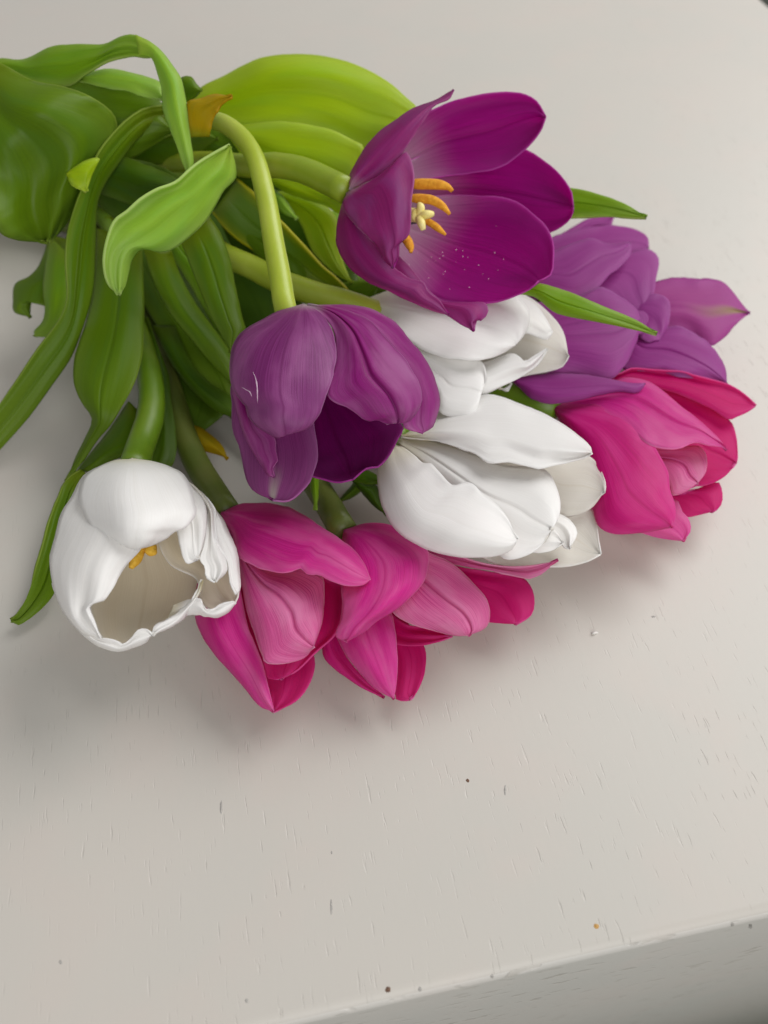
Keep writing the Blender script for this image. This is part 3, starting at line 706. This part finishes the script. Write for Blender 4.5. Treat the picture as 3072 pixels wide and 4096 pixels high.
t.leaf('D', [(372, 226), (303, 240), (228, 310), (186, 390), (150, 486), (143, 551), (146, 642), (130, 688), (81, 756), (33, 828), (-30, 915)],
       [(384, 266), (322, 280), (262, 347), (214, 428), (207, 520), (203, 616), (186, 688), (156, 769), (107, 841), (59, 906), (-30, 1005)], t=[30.0, 28.6, 28.0, 28.5, 29.3], eL=-.15, eR=.3, kind='mid', rib=.10, ribw=.12)
t.leaf('G3', [(330, 60), (260, 260), (190, 340), (100, 390), (84, 500), (95, 580), (200, 612)], [(470, 100), (440, 300), (340, 430), (290, 540), (255, 500), (215, 500), (200, 612)], h=[3.0, 2.6, 2.0], eL=.5, eR=.2, kind='mid')
t.leaf('G3', [(330, 80), (285, 400), (296, 560), (280, 640), (224, 705), (230, 740)], [(470, 200), (455, 480), (410, 620), (345, 735), (290, 745), (230, 740)], h=[3.4, 3.0, 2.2], eL=.4, eR=.2, kind='bright')

# ---- 7: pink tulip in the middle, spread open
t = Tulip('pink tulip spread wide open with one silvery ribbed petal, below the large white tulip', 'C6', (950, 500), 1.9, .9, (-120, 430, 1))
t.petal([(700, 190), (980, 240), (1060, 268), (1150, 288), (1280, 333), (1380, 350), (1450, 355), (1550, 345), (1640, 319)],
        [(700, 200), (1000, 300), (1200, 345), (1350, 370), (1480, 397), (1512, 403), (1570, 382), (1640, 319)], [-.3, -.2, .1], .1, .1, PL, jitter=2, curlL=.2)
t.petal([(700, 195), (1000, 290), (1210, 350), (1350, 375), (1480, 397), (1522, 440), (1537, 500), (1522, 560), (1450, 605)],
        [(700, 205), (1000, 380), (1250, 520), (1320, 590), (1390, 602), (1450, 605)], [-.4, -.7, -.9], .0, .2, PPI, jitter=2)
t.petal([(700, 200), (850, 500), (960, 600), (1060, 620), (1172, 655)], [(690, 205), (800, 600), (920, 690), (1000, 702), (1080, 692), (1172, 655)], [-.4, -.7, -.5], .0, .1, PPI, jitter=2)
t.petal([(700, 200), (900, 500), (1040, 690), (1057, 750), (1047, 830), (1012, 912), (985, 937)],
        [(690, 205), (820, 600), (905, 720), (925, 800), (920, 932), (950, 942), (985, 937)], [-.4, -.9, -1.1], .0, .1, PPI, jitter=2)
t.petal([(690, 200), (660, 600), (690, 720), (760, 820), (870, 929)], [(680, 205), (600, 600), (598, 740), (650, 802), (730, 862), (800, 903), (870, 929)], [-.5, -1.0, -1.2], .1, .2, PD, jitter=2)
t.petal([(700, 200), (860, 480), (905, 560), (920, 640), (930, 750), (927, 850), (914, 937)],
        [(690, 205), (640, 560), (662, 665), (700, 740), (760, 820), (830, 892), (914, 937)], [-.3, -.1, -.7], .15, .35, PP, wave=.1)
t.petal([(705, 185), (960, 220), (1075, 290), (1180, 340), (1262, 420), (1322, 490), (1340, 560), (1322, 620), (1240, 657)],
        [(700, 195), (850, 400), (905, 550), (980, 602), (1080, 632), (1180, 657), (1240, 657)], [-.2, .5, .0], .4, .35, PL, rib=-.13, ribw=.05, wave=.12, mshift=-.15)
t.petal([(690, 186), (800, 156), (900, 166), (1000, 213), (1060, 268), (1070, 330), (1042, 420), (960, 512), (900, 557), (840, 592), (780, 642), (700, 685)],
        [(690, 192), (672, 300), (680, 420), (684, 500), (676, 580), (655, 657), (700, 685)], [.0, 1.15, .5], .5, .4, PP, wave=.12, jitter=3)
t.stem([(-120, 430, 1), (230, 520, .8), (420, 800, .8), (640, 990, .9), (690, 1060, 1.1)], [.34, .34, .36, .40], 'stem_dark', t.at(695, 200, -.3))
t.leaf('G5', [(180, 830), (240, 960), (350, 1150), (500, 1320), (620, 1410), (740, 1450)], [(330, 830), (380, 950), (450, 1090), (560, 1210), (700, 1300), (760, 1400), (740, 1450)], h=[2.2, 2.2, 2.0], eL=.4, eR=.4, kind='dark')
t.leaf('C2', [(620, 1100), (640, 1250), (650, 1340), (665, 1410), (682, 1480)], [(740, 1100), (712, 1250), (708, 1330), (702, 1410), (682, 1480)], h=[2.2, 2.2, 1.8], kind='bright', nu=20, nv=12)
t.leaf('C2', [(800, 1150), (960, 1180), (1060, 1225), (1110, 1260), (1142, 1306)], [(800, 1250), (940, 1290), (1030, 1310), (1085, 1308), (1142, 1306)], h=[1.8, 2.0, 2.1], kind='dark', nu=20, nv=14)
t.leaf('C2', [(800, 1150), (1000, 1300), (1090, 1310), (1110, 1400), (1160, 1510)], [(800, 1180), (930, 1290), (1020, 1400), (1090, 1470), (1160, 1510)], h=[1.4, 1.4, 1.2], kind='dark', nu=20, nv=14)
t.leaf('C2', [(960, 1200), (930, 1300), (870, 1370), (825, 1430)], [(1040, 1250), (1000, 1340), (920, 1400), (825, 1430)], h=[.9, .6, .4], kind='mid', nu=16, nv=10)
t.leaf('G3', [(1180, 1250), (1400, 1390), (1480, 1470), (1512, 1553)], [(1180, 1420), (1350, 1500), (1440, 1525), (1512, 1553)], h=[1.0, 1.2, 1.0], kind='ochre', nu=20, nv=14)

# ---- 8: mauve tulip on the right
t = Tulip('mauve tulip splayed open between the closed white tulip and the green flashed mauve tulip', 'C4', (500, 700), 2.4, .9, (-120, 420, 1.5))
PM = ('mauve_out', 'mauve_in'); PMI = ('mauve_in', 'mauve_out')
t.petal([(-60, 600), (250, 250), (350, 190), (470, 120), (560, 107), (642, 104)], [(-60, 620), (300, 300), (400, 240), (520, 172), (620, 162), (642, 104)], [-.9, -1.2, -1.0], .1, .1, PM)
t.petal([(-60, 600), (150, 330), (260, 232), (400, 190), (530, 165), (640, 160), (740, 173), (820, 203), (857, 240), (864, 302)],
        [(-60, 640), (300, 420), (500, 380), (700, 350), (800, 330), (864, 302)], [-.7, -.9, -.7], .1, .1, PM, jitter=3)
t.petal([(-40, 650), (300, 450), (600, 360), (740, 330), (860, 309), (917, 350), (927, 400), (912, 480), (890, 600), (830, 720)],
        [(-40, 680), (300, 600), (560, 600), (700, 680), (830, 720)], [-.5, -.5, -.3], .2, .1, PM, jitter=3)
t.petal([(-60, 700), (780, 700), (835, 704), (860, 740), (850, 780), (820, 840)], [(-60, 720), (700, 760), (780, 850), (820, 840)], [-.4, -.2, .0], .1, .1, PM, jitter=3)
t.petal([(-60, 690), (200, 640), (400, 610), (555, 550), (640, 588), (740, 648), (792, 700), (808, 752)],
        [(-60, 720), (30, 980), (200, 1085), (400, 1105), (620, 1135), (700, 1062), (752, 970), (792, 880), (808, 752)], [-.3, .75, .4], .2, .45, PM, rib=-.06, ribw=.05, wave=.15, jitter=4)
t.petal([(-60, 640), (100, 380), (270, 320), (400, 265), (500, 240), (600, 275), (700, 270), (747, 261)],
        [(-60, 660), (100, 560), (300, 590), (440, 627), (540, 552), (620, 472), (722, 375), (752, 330), (747, 261)], [-.2, .4, .2], .25, .15, PM, rib=-.04, ribw=.05, wave=.15, jitter=4)
t.petal([(-40, 760), (20, 1110), (100, 1105), (260, 1095), (450, 1100), (620, 1130), (740, 1153), (842, 1158)],
        [(-60, 780), (-10, 1130), (60, 1200), (130, 1262), (250, 1290), (400, 1272), (540, 1237), (680, 1212), (780, 1222), (817, 1202), (842, 1158)], [.0, .7, .8], .05, .45, PM, wave=.08)
t.stem([(-120, 420, 1.5), (300, 440, 1.6), (700, 600, 1.6)], [.36, .36, .40], 'stem_green', t.at(-60, 690, -.5))
t.leaf('D', [(960, 640), (1060, 612), (1160, 611), (1230, 631), (1310, 664), (1380, 694), (1419, 721)], [(960, 660), (1060, 640), (1150, 640), (1200, 676), (1270, 692), (1340, 706), (1390, 717), (1419, 721)], t=[27.4, 26.6, 26.3, 26.8], eL=.2, eR=.1, kind='bright', rib=-.06, zmin=.01)

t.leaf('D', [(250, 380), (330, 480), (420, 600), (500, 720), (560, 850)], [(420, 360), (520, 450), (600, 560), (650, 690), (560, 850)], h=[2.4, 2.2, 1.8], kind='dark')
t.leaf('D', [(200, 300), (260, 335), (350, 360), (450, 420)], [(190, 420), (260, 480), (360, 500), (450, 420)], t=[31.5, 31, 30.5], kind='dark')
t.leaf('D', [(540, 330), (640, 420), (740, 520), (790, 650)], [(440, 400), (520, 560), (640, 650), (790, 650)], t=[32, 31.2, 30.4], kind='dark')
t.leaf('D', [(225, 470), (262, 560), (330, 690), (410, 800), (500, 880)], [(300, 455), (345, 560), (420, 680), (500, 770), (500, 880)], h=[2.0, 1.9, 1.7], kind='mid', rib=-.06)
t.leaf('D', [(470, 470), (540, 540), (600, 610), (640, 690)], [(520, 430), (600, 510), (670, 590), (640, 690)], t=[29.6, 28.8, 28.2], kind='mid', rib=-.06)
t.leaf('D', [(330, 500), (400, 600), (470, 720), (520, 800)], [(375, 480), (450, 570), (520, 680), (520, 800)], t=[28.9, 28.2, 27.4], kind='bright', rib=-.05)
# ---- 9: mauve tulip at the far right
t = Tulip('mauve tulip with a green flash on one petal tip, behind the deep pink tulip', 'C4', (1100, 800), 1.9, .9, (-120, 400, 1))
t.petal([(700, 720), (780, 580), (890, 520), (1000, 490), (1150, 495), (1280, 500), (1350, 530), (1388, 570), (1430, 630), (1502, 712)],
        [(700, 760), (950, 830), (1100, 850), (1255, 917), (1350, 862), (1400, 802), (1440, 762), (1502, 712)], [-.3, .3, -.2], .2, .3, ('mauve_flash', 'mauve_in'), wave=.2, rib=-.10, ribw=.08, jitter=4, ruffle=.12)
t.petal([(700, 780), (900, 800), (1060, 800), (1180, 858), (1272, 940), (1322, 1010), (1352, 1090), (1357, 1167)],
        [(690, 820), (700, 1060), (900, 1090), (1100, 1120), (1250, 1145), (1357, 1167)], [-.1, .6, .0], .3, .2, PM, wave=.2, rib=-.08, jitter=4, ruffle=.12)
t.petal([(720, 720), (850, 600), (940, 600), (990, 640), (998, 700), (985, 790), (930, 890)], [(700, 760), (780, 830), (840, 890), (930, 890)], [.1, .7, .6], .15, .15, PM)
t.stem([(-120, 400, 1), (300, 430, 1.0), (700, 560, 1.0)], [.36, .36, .40], 'stem_dark', t.at(720, 760, -.4))
t.leaf('G2', [(150, 600), (148, 390), (230, 365), (310, 340), (370, 345), (417, 355)], [(285, 600), (300, 500), (340, 420), (375, 380), (417, 355)], t=[27.8, 27.5, 27.2], eL=.3, eR=-.1, kind='ochre', nu=24, nv=14)
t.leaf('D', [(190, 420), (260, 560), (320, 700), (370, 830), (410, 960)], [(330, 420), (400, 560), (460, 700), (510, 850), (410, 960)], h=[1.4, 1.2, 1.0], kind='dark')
t.leaf('D', [(390, 240), (460, 262), (560, 290), (640, 330)], [(390, 360), (470, 372), (560, 370), (640, 330)], t=[31.6, 31.2, 30.8], kind='mid')
t.leaf('D', [(240, 285), (330, 262), (420, 268), (470, 300)], [(240, 350), (330, 356), (420, 345), (470, 300)], t=[32.0, 31.6, 31.2], kind='mid')
t.leaf('G1', [(1150, 480), (1200, 350), (1270, 342), (1305, 390), (1345, 430)], [(1150, 560), (1230, 520), (1300, 480), (1345, 430)], t=[30.5, 30, 30], kind='mid', nu=18, nv=12)

# ---- 10: pink tulip on the right
t = Tulip('deep pink tulip with a ridged pointed petal lying under the mauve tulips', 'C4', (900, 1600), 2.0, .9, (-120, 400, 1))
t.petal([(300, 1300), (800, 1700), (1000, 1855), (1100, 1850), (1300, 1780), (1327, 1850), (1317, 1930), (1260, 1972)],
        [(300, 1320), (700, 1800), (1000, 1900), (1060, 1960), (1080, 1995), (1120, 2002), (1200, 1987), (1260, 1972)], [-.7, -1.0, -1.0], .0, .1, PPI)
t.petal([(300, 1300), (700, 1200), (900, 1180), (1080, 1230), (1200, 1270), (1300, 1340), (1382, 1400), (1417, 1500), (1422, 1600), (1410, 1662)],
        [(300, 1310), (700, 1500), (1000, 1650), (1150, 1800), (1280, 1782), (1360, 1732), (1410, 1662)], [-.6, -.7, -.6], .1, .1, PPI, rib=-.05)
t.petal([(290, 1320), (600, 1900), (950, 1900), (1040, 1895), (1080, 1980), (1112, 2010), (1128, 2090), (1080, 2157)],
        [(280, 1330), (450, 1900), (700, 2060), (830, 2112), (950, 2142), (1080, 2157)], [-.6, -.5, -.7], .1, .2, PP)
t.petal([(290, 1300), (500, 1150), (680, 1100), (760, 1068), (900, 1078), (1060, 1088), (1200, 1123), (1360, 1168), (1460, 1228), (1537, 1300)],
        [(290, 1310), (700, 1160), (900, 1190), (1100, 1245), (1240, 1312), (1370, 1387), (1420, 1372), (1500, 1332), (1537, 1300)], [-.4, -.2, -.3], .1, .1, PPI, curlL=.3)
t.petal([(300, 1310), (600, 1450), (930, 1560), (1060, 1560), (1180, 1553), (1227, 1620), (1222, 1720), (1170, 1792)],
        [(290, 1320), (700, 1650), (930, 1720), (990, 1810), (1010, 1867), (1100, 1842), (1170, 1792)], [-.4, .1, .1], .1, .15, PL, rib=-.12, ribw=.05)
t.petal([(280, 1300), (560, 1180), (700, 1125), (800, 1128), (920, 1180), (1050, 1290), (1180, 1390), (1280, 1480), (1340, 1550), (1352, 1582)],
        [(280, 1310), (560, 1350), (720, 1440), (850, 1540), (960, 1572), (1060, 1567), (1150, 1532), (1250, 1552), (1330, 1567), (1352, 1582)], [-.3, .8, .6], .5, -.05, PP, rib=.10, ribw=.10, mshift=-.35, wave=.1)
t.petal([(262, 1300), (400, 1288), (560, 1298), (680, 1348), (780, 1430), (870, 1520), (922, 1600), (982, 1720), (997, 1830), (1027, 1920), (1032, 2000), (1010, 2072)],
        [(255, 1325), (330, 1450), (430, 1620), (480, 1800), (510, 1950), (540, 2060), (640, 2112), (800, 2107), (900, 2092), (1010, 2072)], [-.1, 1.0, .6], .2, .75, ('pink_deep', 'pink_in'), wave=.12)
t.stem([(-120, 400, 1), (250, 460, .9), (500, 640, .9), (800, 760, .9)], [.36, .36, .40], 'stem_green', t.at(280, 1320, -.3))
t.leaf('G1', [(-150, 190), (40, 270), (210, 365), (450, 415), (650, 500), (768, 615), (768, 730), (690, 860), (620, 960), (575, 1090), (480, 1260), (400, 1380), (320, 1442)],
       [(-200, 600), (-150, 1000), (-80, 1250), (0, 1380), (100, 1427), (200, 1440), (320, 1442)], t=[29.5, 28.2, 28.2, 29.0], eL=.7, eR=.4, kind='mid', wave=.9, ruffle=.2, rib=-.1, ribw=.15)
t.leaf('G1', [(440, 980), (560, 900), (662, 880), (645, 930), (612, 1000), (577, 1106)], [(440, 1000), (470, 1060), (520, 1090), (577, 1106)], t=[27.9, 27.6, 27.7], eL=.1, eR=.1, kind='yellow', nu=20, nv=12)
t.leaf('G1', [(520, 340), (700, 288), (850, 308), (1000, 350), (1075, 390), (1085, 490)], [(480, 360), (700, 420), (850, 440), (960, 480), (1085, 490)], t=[31, 30, 29.5], eL=.5, eR=.1, kind='pale')
t.leaf('G1', [(300, 500), (480, 340), (700, 400), (900, 440), (1080, 520), (1160, 700)], [(300, 700), (600, 800), (800, 900), (950, 850), (1160, 700)], t=[31, 30, 29.8], eL=.5, eR=.3, kind='mid', wave=.3)
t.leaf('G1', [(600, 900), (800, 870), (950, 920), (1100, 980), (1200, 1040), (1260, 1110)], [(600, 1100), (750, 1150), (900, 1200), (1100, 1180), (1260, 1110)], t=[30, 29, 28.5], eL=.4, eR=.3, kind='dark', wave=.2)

# ------------------------------------------------------------------ chips and dents in the paint, parts of the table
inv = table.matrix_basis.inverted()
RIM = .0030
def table_hit(px, py, lift):
    """where the line of sight meets the table top or its rounded front rim"""
    lo, hi = .05, .6
    for _ in range(40):
        T = (lo + hi) / 2
        p = inv @ point(px, py, T)
        sy = min(max(p.y, 0), RIM)
        z = -RIM + math.sqrt(max(RIM ** 2 - (RIM - sy) ** 2, 0))
        if p.y < 0 or p.z - lift > z: lo = T
        else: hi = T
    return inv @ point(px, py, lo)
def chip(name, dx, dy, rx, ry, mat, rise=.00008):
    """rx, ry: half size in pixels of the display grid"""
    n = 16; X, Y = dx * 1.85172, dy * 1.85172
    verts = [table_hit(X, Y, rise * 1.6)]
    for ring, rr in ((0, .6), (1, 1.0)):
        for i in range(n):
            a = 2 * math.pi * i / n
            r = rr * (1 + .4 * noise.noise(Vector((math.cos(a) * 1.7 + dx, math.sin(a) * 1.7 + dy, .5))))
            verts.append(table_hit(X + math.cos(a) * rx * r * 1.85, Y + math.sin(a) * ry * r * 1.85, rise * (1.3 if ring == 0 else -.3)))
    faces = [(0, 1 + i, 1 + (i + 1) % n) for i in range(n)]
    faces += [(1 + i, 1 + n + i, 1 + n + (i + 1) % n, 1 + (i + 1) % n) for i in range(n)]
    me = bpy.data.meshes.new(name); me.from_pydata([tuple(v) for v in verts], [], faces); me.materials.append(M[mat])
    for p in me.polygons: p.use_smooth = True
    o = bpy.data.objects.new(name, me); COL.objects.link(o); o.parent = ttop
chip('resin_spot', 1288, 2001, 6, 6, 'chip_ochre')
chip('paint_chip', 838, 2137, 6, 7, 'chip_brown')
chip('paint_chip', 1010, 1686, 4, 4, 'chip_brown')
chip('paint_chip', 717, 1842, 2, 4, 'chip_grey')
chip('paint_chip', 478, 1743, 3, 16, 'chip_grey')
chip('paint_chip', 716, 1960, 3, 16, 'chip_grey')
chip('paint_chip', 1091, 1708, 2.5, 13, 'chip_grey')
chip('paint_flake', 1284, 1367, 8, 4, 'chip_white', .0005)
chip('paint_chip', 1412, 1332, 6, 2, 'chip_grey')
for x, y in ((907, 2137), (1063, 2109), (1582, 1998), (1621, 2001), (533, 2162), (131, 2078)):
    chip('paint_dent', x, y, 4, 5, 'chip_grey')
